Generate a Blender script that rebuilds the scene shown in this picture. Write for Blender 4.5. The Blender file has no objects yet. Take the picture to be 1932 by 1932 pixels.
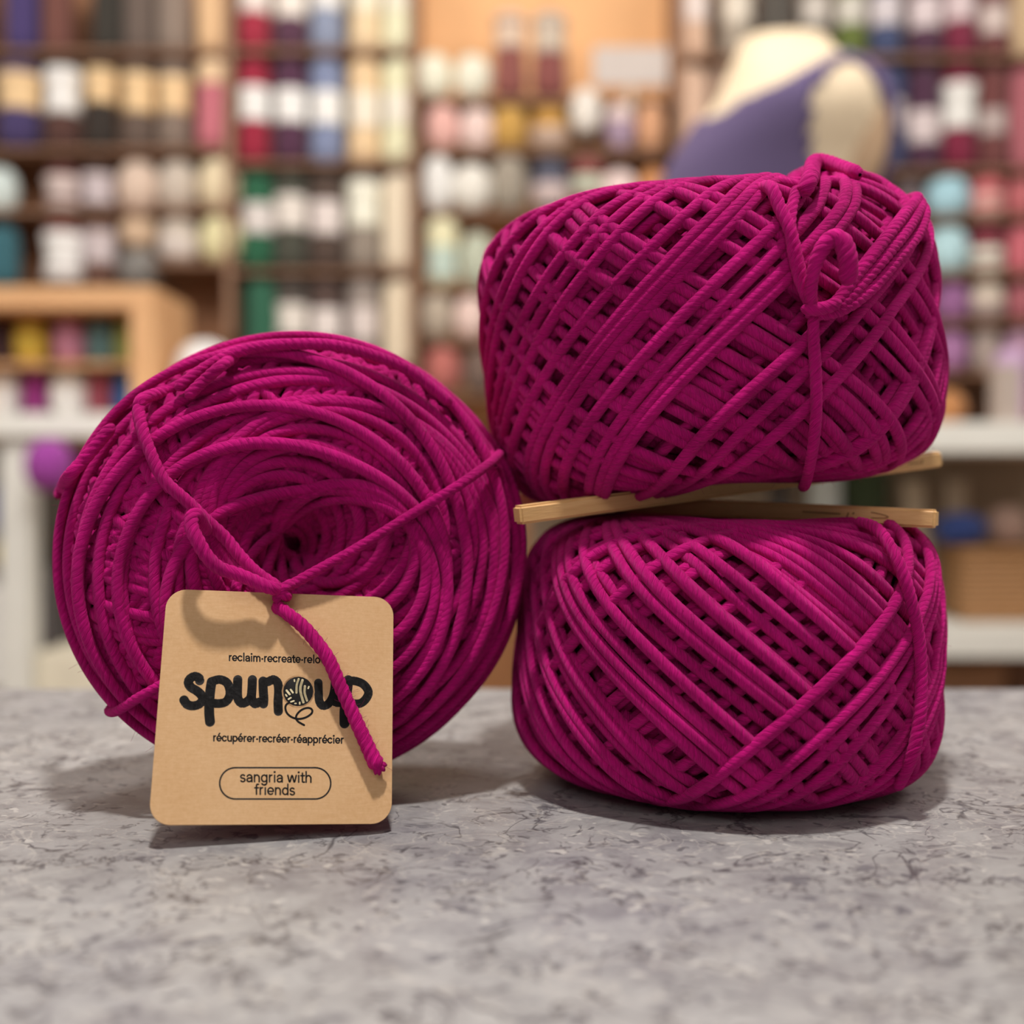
import bpy, bmesh, math, random
import numpy as np
from mathutils import Vector, Matrix
from mathutils.bvhtree import BVHTree

# ------------------------------------------------------------------ camera, world, lights
FPX, CX, CY = 2250.0, 966.0, 900.0          # focal length in pixels, principal column, horizon row
TOP = 0.95                                   # counter top height
CAMZ = TOP + 0.0777
scn = bpy.context.scene
cam_d = bpy.data.cameras.new('camera'); cam = bpy.data.objects.new('camera', cam_d)
scn.collection.objects.link(cam); scn.camera = cam
cam.location = (0, 0, CAMZ); cam.rotation_euler = (math.pi/2, 0, 0)
cam_d.sensor_width = 36; cam_d.lens = 36*FPX/1932; cam_d.shift_y = -(966-CY)/1932
cam_d.clip_start = 0.01; cam_d.clip_end = 50
cam_d.dof.use_dof = True; cam_d.dof.focus_distance = 0.268; cam_d.dof.aperture_fstop = 7.0

world = bpy.data.worlds.new('shop_ambient'); scn.world = world; world.use_nodes = True
bg = world.node_tree.nodes['Background']; bg.inputs['Color'].default_value = (1.0, 0.95, 0.90, 1); bg.inputs['Strength'].default_value = 0.17

def area(name, loc, target, size, power, col, sy=None):
    d = bpy.data.lights.new(name, 'AREA'); d.energy = power; d.color = col; d.size = size
    if sy: d.shape = 'RECTANGLE'; d.size_y = sy
    o = bpy.data.objects.new(name, d); scn.collection.objects.link(o); o.location = loc
    o.rotation_euler = (Vector(target)-Vector(loc)).to_track_quat('-Z', 'Y').to_euler(); return o
area('counter_downlight', (0.02, 0.10, TOP+1.55), (0.0, 0.30, TOP), 0.09, 21.0, (1.0, 0.95, 0.89))
area('front_fill_light', (-0.5, -1.3, TOP+1.5), (0.0, 0.3, TOP+.05), 0.9, 8.5, (1.0, 0.96, 0.91))  # unseen fill, added to brighten the tag and yarn fronts
area('right_ceiling_light', (1.3, 0.55, TOP+1.4), (0.0, 0.3, TOP+.05), 0.5, 7.0, (1.0, 0.93, 0.86))
area('rear_ceiling_light', (-0.35, 1.05, TOP+1.45), (0.0, 0.32, TOP+.08), 0.45, 9.0, (1.0, 0.94, 0.88))
area('wall_light_left', (-1.3, 1.2, TOP+1.5), (-1.0, 2.7, TOP+.2), 0.8, 12.0, (1.0, 0.93, 0.85))
area('wall_light_right', (1.3, 1.2, TOP+1.5), (1.0, 2.7, TOP+.2), 0.8, 9.5, (1.0, 0.93, 0.85))
area('wall_light_centre', (0.0, 1.6, TOP+1.55), (0.0, 2.7, TOP+.7), 0.8, 9.0, (1.0, 0.9, 0.78))

vs = scn.view_settings
vs.view_transform = 'Standard'; vs.look = 'None'; vs.exposure = 0.16; vs.gamma = 1.0; vs.use_curve_mapping = False

# ------------------------------------------------------------------ helpers
COL = scn.collection
rnd = random.Random(7); nprng = np.random.default_rng(11)
def at(px, py, Z):
    return Vector(((px-CX)/FPX*Z, Z, CAMZ-(py-CY)/FPX*Z))
def lin(h, k=1.0):
    h = h.lstrip('#'); v = [int(h[i:i+2], 16)/255 for i in (0, 2, 4)]
    return tuple(min(0.9, (c/12.92 if c <= .04045 else ((c+.055)/1.055)**2.4)/k) for c in v)+(1.0,)
def link(o, parent=None):
    COL.objects.link(o)
    if parent is not None: o.parent = parent
    return o
def tag(o, label, cat, group=None, kind=None):
    if label: o['label'] = label
    if cat: o['category'] = cat
    if group: o['group'] = group
    if kind: o['kind'] = kind
    return o
def empty(name, loc, rot=None):
    o = bpy.data.objects.new(name, None); o.empty_display_size = .02; o.location = loc
    if rot is not None: o.rotation_euler = rot
    return link(o)
def mesh_obj(name, verts, faces, mat, parent=None, smooth=True, uvs=None):
    me = bpy.data.meshes.new(name); me.from_pydata([tuple(v) for v in verts], [], faces); me.update()
    if smooth: me.polygons.foreach_set('use_smooth', [True]*len(me.polygons))
    me.materials.append(mat); return link(bpy.data.objects.new(name, me), parent)
def bm_obj(name, bm, mat, parent=None, smooth=False):
    me = bpy.data.meshes.new(name); bm.to_mesh(me); bm.free()
    if smooth: me.polygons.foreach_set('use_smooth', [True]*len(me.polygons))
    me.materials.append(mat); return link(bpy.data.objects.new(name, me), parent)
def quad_mesh(name, V, Q, mat, parent=None, UV=None):
    me = bpy.data.meshes.new(name); n = len(V); m = len(Q)
    me.vertices.add(n); me.vertices.foreach_set('co', np.asarray(V, np.float32).ravel())
    me.loops.add(4*m); me.loops.foreach_set('vertex_index', np.asarray(Q, np.int32).ravel())
    me.polygons.add(m); me.polygons.foreach_set('loop_start', np.arange(0, 4*m, 4, dtype=np.int32))
    me.polygons.foreach_set('use_smooth', np.ones(m, bool))
    if UV is not None:
        l = me.uv_layers.new(name='UVMap'); l.uv.foreach_set('vector', np.asarray(UV, np.float32).ravel())
    me.update(calc_edges=True); me.validate()
    me.materials.append(mat); return link(bpy.data.objects.new(name, me), parent)
def box(bm, c, s, bev=0.0, rot=None):
    r = bmesh.ops.create_cube(bm, size=1.0); vs_ = r['verts']
    M = Matrix.Translation(Vector(c)) @ (rot.to_4x4() if rot is not None else Matrix()) @ Matrix.Diagonal((s[0], s[1], s[2], 1))
    bmesh.ops.transform(bm, matrix=M, verts=vs_)
    if bev > 0:
        es = list({e for v in vs_ for e in v.link_edges})
        bmesh.ops.bevel(bm, geom=es, offset=bev, segments=3, affect='EDGES', profile=.6)
def box_obj(name, c, s, mat, parent=None, bev=0.0, rot=None):
    bm = bmesh.new(); box(bm, c, s, bev, rot); return bm_obj(name, bm, mat, parent)

# ------------------------------------------------------------------ materials
class N:
    def __init__(s, name):
        s.m = bpy.data.materials.new(name); s.m.use_nodes = True; s.t = s.m.node_tree
        s.b = s.t.nodes['Principled BSDF']
    def n(s, typ, **kw):
        x = s.t.nodes.new(typ)
        for k, v in kw.items():
            if k in x.inputs.keys() if hasattr(x.inputs, 'keys') else False: x.inputs[k].default_value = v
            else: setattr(x, k, v)
        return x
    def l(s, a, b): s.t.links.new(a, b)
    def math(s, op, a, b=None, clamp=False):
        x = s.t.nodes.new('ShaderNodeMath'); x.operation = op; x.use_clamp = clamp
        for i, v in enumerate((a, b)):
            if v is None: continue
            if isinstance(v, (int, float)): x.inputs[i].default_value = v
            else: s.l(v, x.inputs[i])
        return x.outputs[0]
    def ramp(s, fac, stops, interp='LINEAR'):
        x = s.t.nodes.new('ShaderNodeValToRGB'); cr = x.color_ramp; cr.interpolation = interp
        while len(cr.elements) < len(stops): cr.elements.new(.5)
        for e, (p, c) in zip(cr.elements, stops): e.position = p; e.color = c if len(c) == 4 else (*c, 1)
        s.l(fac, x.inputs[0]); return x.outputs[0]
    def mix(s, fac, a, b, mode='MIX'):
        x = s.t.nodes.new('ShaderNodeMix'); x.data_type = 'RGBA'; x.blend_type = mode
        for i, v in ((0, fac), (6, a), (7, b)):
            if isinstance(v, (int, float)): x.inputs[i].default_value = v
            elif isinstance(v, tuple): x.inputs[i].default_value = v
            else: s.l(v, x.inputs[i])
        return x.outputs[2]
    def bump(s, h, dist, strength=1.0, normal=None):
        x = s.t.nodes.new('ShaderNodeBump'); x.inputs['Distance'].default_value = dist; x.inputs['Strength'].default_value = strength
        s.l(h, x.inputs['Height'])
        if normal is not None: s.l(normal, x.inputs['Normal'])
        return x.outputs[0]

def noise(k, vec, scale, detail=3.0, rough=.55, dist=0.0):
    x = k.t.nodes.new('ShaderNodeTexNoise'); x.inputs['Scale'].default_value = scale; x.inputs['Detail'].default_value = detail
    x.inputs['Roughness'].default_value = rough; x.inputs['Distortion'].default_value = dist
    if vec is not None: k.l(vec, x.inputs['Vector'])
    return x
def objco(k, scale=None):
    c = k.t.nodes.new('ShaderNodeTexCoord').outputs['Object']
    if scale:
        m = k.t.nodes.new('ShaderNodeMapping'); m.inputs['Scale'].default_value = scale; k.l(c, m.inputs['Vector']); return m.outputs[0]
    return c
_cache = {}
def plain(name, col, rough=.7, var=.06, scale=30, bump=0.0):
    key = (name, col, rough)
    if key in _cache: return _cache[key]
    k = N(name); v = objco(k); nz = noise(k, v, scale)
    a = tuple(max(0, c*(1-var)) for c in col[:3])+(1,); b = tuple(min(1, c*(1+var)) for c in col[:3])+(1,)
    k.l(k.ramp(nz.outputs[0], [(.3, a), (.7, b)]), k.b.inputs['Base Color']); k.b.inputs['Roughness'].default_value = rough
    if bump: k.l(k.bump(nz.outputs[0], bump), k.b.inputs['Normal'])
    _cache[key] = k.m; return k.m
def wood(name, c1, c2, rough=.5, sc=(40, 6, 40), ring=3.0):
    k = N(name); v = objco(k, sc); nz = noise(k, v, ring, 5, .6, .8); fine = noise(k, v, ring*8, 2, .5)
    c = k.mix(.25, k.ramp(nz.outputs[0], [(.3, c1), (.7, c2)]), k.ramp(fine.outputs[0], [(.3, c1), (.7, c2)]))
    k.l(c, k.b.inputs['Base Color']); k.b.inputs['Roughness'].default_value = rough
    k.l(k.bump(fine.outputs[0], .0002, .4), k.b.inputs['Normal']); return k.m
def skein_mat(hexc):
    key = ('skein', hexc)
    if key in _cache: return _cache[key]
    c = lin(hexc, KBG); k = N('skein_wool_'+hexc.strip('#')); v = objco(k)
    w = k.t.nodes.new('ShaderNodeTexWave'); w.bands_direction = 'DIAGONAL'; w.inputs['Scale'].default_value = 60; w.inputs['Distortion'].default_value = 3.0
    k.l(v, w.inputs['Vector'])
    k.l(k.ramp(w.outputs['Fac'], [(0, tuple(x*.9 for x in c[:3])), (1, tuple(min(1, x*1.08) for x in c[:3]))]), k.b.inputs['Base Color'])
    k.b.inputs['Roughness'].default_value = .95; k.b.inputs['Sheen Weight'].default_value = .1
    k.l(k.bump(w.outputs['Fac'], .002, .7), k.b.inputs['Normal']); _cache[key] = k.m; return k.m
KBG = 0.72

PLY = 0.00175
def yarn_mat(name, c_lo, c_hi, sheen=.25):
    k = N(name); uv = k.t.nodes.new('ShaderNodeTexCoord').outputs['UV']
    sp = k.t.nodes.new('ShaderNodeSeparateXYZ'); k.l(uv, sp.inputs[0]); u, v = sp.outputs[0], sp.outputs[1]
    wn = noise(k, objco(k), 130, 2)
    ph = k.math('ADD', k.math('ADD', k.math('MULTIPLY', v, 4.0), k.math('MULTIPLY', u, -1.0/PLY)), k.math('MULTIPLY', wn.outputs[0], 2.2))
    h = k.math('POWER', k.math('ABSOLUTE', k.math('SINE', k.math('MULTIPLY', ph, math.pi))), .6)
    cb = k.t.nodes.new('ShaderNodeCombineXYZ'); k.l(k.math('MULTIPLY', ph, 4.5), cb.inputs[0]); k.l(k.math('MULTIPLY', u, 160.0), cb.inputs[1])
    k.l(k.math('MULTIPLY', v, .01), cb.inputs[2])
    fib = noise(k, cb.outputs[0], 2.2, 3, .65)
    big = noise(k, objco(k), 55, 2)
    f = k.math('ADD', k.math('MULTIPLY', fib.outputs[0], .65), k.math('MULTIPLY', big.outputs[0], .35))
    k.l(k.ramp(f, [(.32, c_lo), (.68, c_hi)]), k.b.inputs['Base Color'])
    k.b.inputs['Roughness'].default_value = .85; k.b.inputs['Specular IOR Level'].default_value = .06
    k.b.inputs['Sheen Weight'].default_value = sheen; k.b.inputs['Sheen Roughness'].default_value = .45
    k.b.inputs['Sheen Tint'].default_value = (1.0, .25, .62, 1)
    hh = k.math('ADD', k.math('MULTIPLY', h, .6), k.math('MULTIPLY', fib.outputs[0], .8))
    k.l(k.bump(hh, 0.00045, 1.0), k.b.inputs['Normal']); return k.m
YARN = yarn_mat('magenta_wool', (.24, .0006, .070, 1), (.80, .012, .285, 1), .20)  # fibre streak colours, with lit highlights and darker bases painted into the range

def counter_mat():
    k = N('mottled_grey_laminate'); co = objco(k)
    warp = noise(k, co, 60, 4, .65); 
    vm = k.t.nodes.new('ShaderNodeVectorMath'); vm.operation = 'MULTIPLY_ADD'; k.l(warp.outputs['Color'], vm.inputs[0])
    vm.inputs[1].default_value = (.020, .020, .0); k.l(co, vm.inputs[2]); wv = vm.outputs[0]
    big = noise(k, co, 9, 4, .6); med = noise(k, wv, 105, 6, .68); fine = noise(k, co, 420, 3, .6)
    base = k.ramp(big.outputs[0], [(.30, lin('#818085')), (.5, lin('#8e8d8d')), (.72, lin('#9b9997'))])
    base = k.mix(k.math('MULTIPLY', k.ramp(med.outputs[0], [(.42, (0, 0, 0)), (.62, (1, 1, 1))]), .55), base, lin('#adacab'))
    base = k.mix(k.math('MULTIPLY', k.ramp(med.outputs[0], [(.30, (1, 1, 1)), (.45, (0, 0, 0))]), .55), base, lin('#66646a'))
    # thin curled dark veins
    vmask = noise(k, co, 40, 3, .6); base0 = base
    for sc_, wd, lo, amt in ((42, .016, .45, .9), (95, .026, .48, .8)):
        iso = noise(k, co, sc_, 3.5, .6, .6); ln = k.math('ABSOLUTE', k.math('SUBTRACT', iso.outputs[0], .5))
        vm_ = noise(k, co, sc_*.9, 2, .5, .3)
        vein = k.math('MULTIPLY', k.ramp(ln, [(0, (1, 1, 1)), (wd, (0, 0, 0))]), k.ramp(vm_.outputs[0], [(lo, (0, 0, 0)), (lo+.08, (1, 1, 1))]))
        base = k.mix(k.math('MULTIPLY', vein, amt), base, lin('#3d3b3e'))
    iso = noise(k, co, 70, 3, .6, .8); ln = k.math('ABSOLUTE', k.math('SUBTRACT', iso.outputs[0], .54))
    base = k.mix(k.math('MULTIPLY', k.ramp(ln, [(0, (1, 1, 1)), (.02, (0, 0, 0))]), .35), base, lin('#cac5bd'))
    # dark and pale flakes
    mp = k.t.nodes.new('ShaderNodeMapping'); mp.inputs['Scale'].default_value = (1.0, 1.5, 1); k.l(wv, mp.inputs['Vector'])
    fl = k.t.nodes.new('ShaderNodeTexVoronoi'); fl.inputs['Scale'].default_value = 250; k.l(mp.outputs[0], fl.inputs['Vector'])
    sep = k.t.nodes.new('ShaderNodeSeparateColor'); k.l(fl.outputs['Color'], sep.inputs[0])
    inside = k.ramp(fl.outputs['Distance'], [(.22, (1, 1, 1)), (.36, (0, 0, 0))])
    dk = k.math('MULTIPLY', inside, k.math('GREATER_THAN', sep.outputs[0], .74))
    pl = k.math('MULTIPLY', inside, k.math('LESS_THAN', sep.outputs[0], .14))
    base = k.mix(k.math('MULTIPLY', dk, .75), base, lin('#48484e')); base = k.mix(k.math('MULTIPLY', pl, .65), base, lin('#c4c1bc'))
    f2 = k.t.nodes.new('ShaderNodeTexVoronoi'); f2.inputs['Scale'].default_value = 110; k.l(mp.outputs[0], f2.inputs['Vector'])
    s2 = k.t.nodes.new('ShaderNodeSeparateColor'); k.l(f2.outputs['Color'], s2.inputs[0])
    in2 = k.math('MULTIPLY', k.ramp(f2.outputs['Distance'], [(.2, (1, 1, 1)), (.3, (0, 0, 0))]), k.math('GREATER_THAN', s2.outputs[1], .86))
    base = k.mix(k.math('MULTIPLY', in2, .7), base, lin('#5c5c62'))
    base = k.mix(k.math('MULTIPLY', fine.outputs[0], .25), base, lin('#7e7b7c'))
    k.l(base, k.b.inputs['Base Color'])
    k.l(k.ramp(med.outputs[0], [(.3, (.30, .30, .30)), (.7, (.42, .42, .42))]), k.b.inputs['Roughness'])
    k.b.inputs['Specular IOR Level'].default_value = .35
    return k.m

# ------------------------------------------------------------------ room shell
WALLY = 2.84
WALLM = plain('warm_plywood_wall', lin('#a8764f', KBG), .7, .10, 6)
def structure(name, c, s, mat):
    o = box_obj(name, c, s, mat); o['kind'] = 'structure'; return o
structure('floor', (0, .9, -.03), (5.2, 4.0, .06), wood('floor_boards', lin('#7a6350'), lin('#957b62'), .5, (2, 12, 2)))
structure('wall_back', (0, WALLY+.03, 1.4), (5.2, .06, 2.8), WALLM)
structure('wall_left', (-2.57, .9, 1.4), (.06, 3.9, 2.8), plain('cream_wall', lin('#cfc4b4'), .8))
structure('wall_right', (2.57, .9, 1.4), (.06, 3.9, 2.8), plain('cream_wall', lin('#cfc4b4'), .8))

# ------------------------------------------------------------------ counter
ctr = empty('shop_counter', (0, .12, 0)); tag(ctr, 'grey mottled stone-look shop counter under the magenta yarn balls', 'counter')
cm = counter_mat()
box_obj('worktop', (0, 0, TOP-.02), (2.6, .64, .04), cm, ctr, bev=.003)
cbm = plain('counter_panel', lin('#b8b0a4'), .6)
box_obj('base_cabinet', (0, 0, (TOP-.04)/2+.05), (2.5, .56, TOP-.14), cbm, ctr, bev=.002)
box_obj('toe_kick', (0, 0, .05), (2.46, .50, .10), plain('dark_kick', lin('#3a3735'), .6), ctr)

# ------------------------------------------------------------------ yarn building
def smooth_noise(n, step, seed):
    r = np.random.default_rng(seed); m = int(n/step)+4
    return np.interp(np.arange(n), np.arange(m)*step, np.convolve(r.normal(size=m+2), [.25, .5, .25], 'valid')[:m])
def sweep(P, Nn, ra, rb, M, r_scale=None, lobes=0.0, npl=4, end_caps=True):
    """tube along P (n,3) with frame normal hint Nn; returns verts, quads, uvs"""
    n = len(P); T = np.gradient(P, axis=0); T /= np.linalg.norm(T, axis=1, keepdims=True)+1e-12
    Nn = Nn-(Nn*T).sum(1, keepdims=True)*T; Nn /= np.linalg.norm(Nn, axis=1, keepdims=True)+1e-12
    B = np.cross(T, Nn)
    u = np.concatenate([[0], np.cumsum(np.linalg.norm(np.diff(P, axis=0), axis=1))])
    th = np.arange(M)/M*2*np.pi
    rs = np.ones(n) if r_scale is None else r_scale
    R = rs[:, None]*np.ones((n, M))
    if lobes:
        ph = npl*th[None, :]/(2*np.pi)-u[:, None]/PLY
        R = R*(1-lobes+lobes*1.5*np.abs(np.sin(np.pi*ph))**.7)
    V = P[:, None, :]+R[..., None]*(ra*np.cos(th)[None, :, None]*Nn[:, None, :]+rb*np.sin(th)[None, :, None]*B[:, None, :])
    i = np.arange(n-1)[:, None]*M; j = np.arange(M)[None, :]; jn = (j+1) % M
    Q = np.stack([i+j, i+jn, i+M+jn, i+M+j], -1).reshape(-1, 4)
    u0 = np.repeat(u[:-1, None], M, 1); u1 = np.repeat(u[1:, None], M, 1)
    v0 = np.repeat((np.arange(M)/M)[None], n-1, 0); v1 = v0+1/M
    UV = np.stack([np.stack([u0, v0], -1), np.stack([u0, v1], -1), np.stack([u1, v1], -1), np.stack([u1, v0], -1)], 2).reshape(-1, 2)
    return V.reshape(-1, 3), Q, UV
class Acc:
    def __init__(s): s.V = []; s.Q = []; s.U = []; s.n = 0
    def add(s, VQU):
        V, Q, U = VQU; s.V.append(V); s.Q.append(Q+s.n); s.U.append(U); s.n += len(V)
    def obj(s, name, mat, parent): return quad_mesh(name, np.concatenate(s.V), np.concatenate(s.Q), mat, parent, np.concatenate(s.U))
def catmull(pts, step):
    p = np.asarray([tuple(q) for q in pts], float); p = np.vstack([2*p[0]-p[1], p, 2*p[-1]-p[-2]]); out = []
    for a, b, c, d in zip(p[:-3], p[1:-2], p[2:-1], p[3:]):
        m = max(2, int(np.linalg.norm(c-b)/step)); t = np.linspace(0, 1, m, endpoint=False)[:, None]
        out.append(.5*(2*b+(c-a)*t+(2*a-5*b+4*c-d)*t*t+(3*b-a-3*c+d)*t**3))
    out.append(p[-2][None]); return np.vstack(out)
def hairs(acc, V, Nrm, count, seed, lmin=.0015, lmax=.005, r=.00003):
    g = np.random.default_rng(seed); idx = g.integers(0, len(V), count)
    for k in idx:
        d = Nrm[k]*.5+g.normal(size=3)*.8; d /= np.linalg.norm(d); L = g.uniform(lmin, lmax); b = g.normal(size=3)*.6
        t = np.linspace(0, 1, 5)[:, None]; P = V[k]+d*L*t+b*L*t*t*.5
        acc.add(sweep(P, np.repeat(g.normal(size=(1, 3)), 5, 0), r, r, 3))

class Cake:
    """profile of revolution with rounded shoulders; t in [-1,1] runs along the meridian by arc length"""
    def __init__(s, R, H, n=.55, hole=.014, dimple=.010, deform=None):
        lam = np.linspace(-np.pi/2, np.pi/2, 800)
        r = R*np.cos(lam)**n; z = H*np.sign(lam)*np.abs(np.sin(lam))**n
        r = np.maximum(r, 1e-5); z = z-np.sign(z)*dimple*np.exp(-(r/hole)**2)
        L = np.concatenate([[0], np.cumsum(np.hypot(np.diff(r), np.diff(z)))]); s.L = L[-1]
        s.t = L/L[-1]*2-1; s.r = r; s.z = z
        dr = np.gradient(r, s.t); dz = np.gradient(z, s.t); q = np.hypot(dr, dz)+1e-12; s.nr = dz/q; s.nz = -dr/q
        k = np.ones(25)/25; pad = lambda a: np.convolve(np.pad(a, 12, 'edge'), k, 'valid'); s.nr = pad(s.nr); s.nz = pad(s.nz)
        s.deform = deform
    def pt(s, t, phi, off):
        r = np.interp(t, s.t, s.r); z = np.interp(t, s.t, s.z); nr = np.interp(t, s.t, s.nr); nz = np.interp(t, s.t, s.nz)
        c, sn = np.cos(phi), np.sin(phi)
        Nn = np.stack([nr*c, nr*sn, nz], -1); P = np.stack([r*c, r*sn, z], -1)+off[..., None]*Nn if np.ndim(off) else np.stack([r*c, r*sn, z], -1)+off*Nn
        if s.deform is not None: P = s.deform(P)
        return P, Nn
    def grid(s, off, nt=90, nphi=128):
        t, ph = np.meshgrid(np.linspace(-1, 1, nt), np.linspace(0, 2*np.pi, nphi, endpoint=False), indexing='ij')
        P, Nn = s.pt(t.ravel(), ph.ravel(), off); i = np.arange(nt-1)[:, None]*nphi; j = np.arange(nphi)[None]; jn = (j+1) % nphi
        return P, Nn, np.stack([i+j, i+jn, i+nphi+jn, i+nphi+j], -1).reshape(-1, 4)
    def wind(s, acc, front, a0, a1, T, deltas, off0, off1, rad, step, M, seed, wob=.012, offn=.0005, Tn=0.0):
        """tilted wraps whose high point precesses from a0 to a1 (radians from the front)"""
        sg = 1 if a1 > a0 else -1; al = [a0]; i = 0
        while (al[-1]-a1)*sg < 0: al.append(al[-1]+sg*deltas[i % len(deltas)]); i += 1
        al = np.array(al); W = len(al)-1; R = s.r.max(); per = int(2*np.pi*R/step); n = W*per
        th = np.arange(n)/per*2*np.pi; k = np.arange(n)/per; psi = front+np.interp(k, np.arange(W+1), al)
        t = (T+Tn*smooth_noise(n, per*.8, seed+5))*np.cos(th-psi)+wob*smooth_noise(n, per/6, seed)
        t = np.clip(t, -.97, .97)
        off = off0+(off1-off0)*k/W+offn*smooth_noise(n, per/9, seed+1)
        P, Nn = s.pt(t, th, off); rs = 1+.07*smooth_noise(n, per/14, seed+2)
        acc.add(sweep(P, Nn, rad*.9, rad*1.02, M, rs)); return P, Nn, al, th

RAD = 0.00138
def bundles(seed, lo=.062, hi=.076, g0=.20, g1=.42, most=3):
    r = random.Random(seed); out = []
    while len(out) < 90: out += [r.uniform(lo, hi) for _ in range(r.randint(1, most))]+[r.uniform(g0, g1)]
    return out
DEN = [.085, .095, .09]

def spiral(k, acc, t0, t1, dt, amp, psi0, dpsi, off, rad, step, M, seed, jit=.3):
    """nearly concentric wraps on one face, each slightly tilted"""
    g = random.Random(seed); ts = [t0]; sg = 1 if t1 > t0 else -1
    while (ts[-1]-t1)*sg < 0: ts.append(ts[-1]+sg*dt*g.uniform(1-jit, 1+jit*1.8))
    W = len(ts)-1; am = [amp*g.uniform(.5, 1.4) for _ in range(W+1)]; per = int(2*np.pi*k.r.max()/step); n = W*per; w = np.arange(n)/per; th = w*2*np.pi
    idx = np.arange(W+1); t = np.interp(w, idx, ts)+np.interp(w, idx, am)*np.cos(th-psi0-dpsi*w)+.012*smooth_noise(n, per/5, seed)
    o = off[0]+(off[1]-off[0])*w/W+.0006*smooth_noise(n, per/8, seed+1)
    P, Nn = k.pt(np.clip(t, -.95, .97), th, o); acc.add(sweep(P, Nn, rad*.92, rad*1.05, M, 1+.08*smooth_noise(n, per/14, seed+2))); return P, Nn

# ---- left ball: axis towards the viewer
ball_c = Vector((-.0545, .3045, TOP+.0580)); ball_axis = Vector((.20, -.955, .085)).normalized()
ball_rot = ball_axis.to_track_quat('Z', 'Y')
ball = empty('yarn_ball', ball_c); ball.rotation_mode = 'QUATERNION'; ball.rotation_quaternion = ball_rot
tag(ball, 'magenta wool yarn ball on the left, coiled face and centre hole turned forward', 'yarn ball', 'magenta yarn balls on the counter')
def ball_def(P): return P*np.array([1.0, .965, 1.0])
kb = Cake(.0525, .0256, .60, .014, .022, ball_def)
acc = Acc()
gP, gN, gQ = kb.grid(-.0025); acc.add((gP, gQ, np.zeros((len(gQ)*4, 2))))
kb.wind(acc, 0, 0, 6.6, .72, [.12, .13], .0003, .0003, RAD, .0022, 6, 3, .02, .0006, .10)
kb.wind(acc, 0, 3.6, -3.4, .84, [.085, .10, .12, .09], .0010, .0016, RAD, .0013, 7, 21, .014, .0006, .08)
spiral(kb, acc, -.55, .86, .036, .10, 1.2, .35, (.0022, .0028), RAD*1.05, .0011, 8, 51)
P1, N1 = spiral(kb, acc, .80, -.50, .062, .14, 4.2, -.55, (.0040, .0048), RAD*1.05, .0011, 8, 57, .6)
hairs(acc, P1, N1, 1500, 5, .0008, .0028)
acc.obj('wound_yarn', YARN, ball)

# ---- lower right ball
low_c = Vector((.0548, .3125, TOP+.0340))
low = empty('yarn_ball', low_c); tag(low, 'lower magenta yarn ball on the counter, carrying the two wooden sticks', 'yarn ball', 'magenta yarn balls on the counter')
def low_def(P):
    P = P.copy(); P[:, 0] += .0045*np.exp(-((P[:, 0]+.056)**2+(P[:, 1]+.012)**2+(P[:, 2]-.018)**2)/.022**2); g = np.exp(-((P[:, 0]-.05)**2+(P[:, 1]+.02)**2)/.02**2); P[:, 2] += .002*g*np.sign(P[:, 2]); return P
kl = Cake(.0502, .0295, .40, .012, .006, low_def)
acc = Acc(); gP, gN, gQ = kl.grid(-.0032); acc.add((gP, gQ, np.zeros((len(gQ)*4, 2))))
FR = -math.pi/2
kl.wind(acc, FR, 0, 6.4, .66, [.12, .14], -.0024, -.0018, RAD, .0022, 6, 33, .02, .0006, .06)
kl.wind(acc, FR, 5.6, -.4, .58, bundles(14, most=2), -.0008, .0006, RAD, .0014, 7, 35, .02, .0005, .03)
kl.wind(acc, FR, -1.0, 5.4, .61, bundles(15, most=2), .0008, .0022, RAD, .0012, 7, 36, .016, .0004, .03)
P1, N1, *_ = kl.wind(acc, FR, math.radians(395), math.radians(104), .60, bundles(4), .0028, .0044, RAD*1.04, .0011, 8, 37, .018, .0005, .03)
hairs(acc, P1, N1, 1200, 6, .0008, .0028)
acc.obj('wound_yarn', YARN, low)

# ---- upper right ball, tilted on the sticks
up_c = Vector((.0530, .325, TOP+.1142)); up_rot = Matrix.Rotation(math.radians(-6.5), 3, 'Y') @ Matrix.Rotation(math.radians(2), 3, 'X')
up = empty('yarn_ball', up_c, up_rot.to_euler()); tag(up, 'upper magenta yarn ball tilted on the wooden sticks, tied with a small bow', 'yarn ball', 'magenta yarn balls on the counter')
def up_def(P):
    P = P.copy(); x, y, z = P[:, 0].copy(), P[:, 1].copy(), P[:, 2].copy(); tp = np.clip(z/.03, 0, 1); bt = np.clip(-z/.03, 0, 1)
    P[:, 2] += tp*(.0065*np.exp(-((x-.034)**2+(y+.018)**2)/.013**2)-.0045*np.exp(-((x-.020)**2+(y+.03)**2)/.007**2))
    P[:, 2] -= tp*np.clip(.0012+.060*(x+.040), -.0008, .0062)
    P[:, 2] += bt*(.0040*np.exp(-((x+.006)**2)/.026**2)+.001*np.exp(-((x-.058)**2)/.02**2))
    return P
ku = Cake(.0560, .0362, .35, .012, .008, up_def)
acc = Acc(); gP, gN, gQ = ku.grid(-.0032); acc.add((gP, gQ, np.zeros((len(gQ)*4, 2))))
ku.wind(acc, FR, 0, 6.4, .66, [.12, .14], -.0024, -.0018, RAD, .0022, 6, 43, .02, .0006, .06)
ku.wind(acc, FR, 3.0, -3.0, .60, bundles(24, most=2), -.0008, .0006, RAD, .0014, 7, 45, .02, .0005, .03)
ku.wind(acc, FR, -2.0, 4.4, .63, bundles(25, most=2), .0008, .0022, RAD, .0012, 7, 46, .016, .0004, .03)
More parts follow.
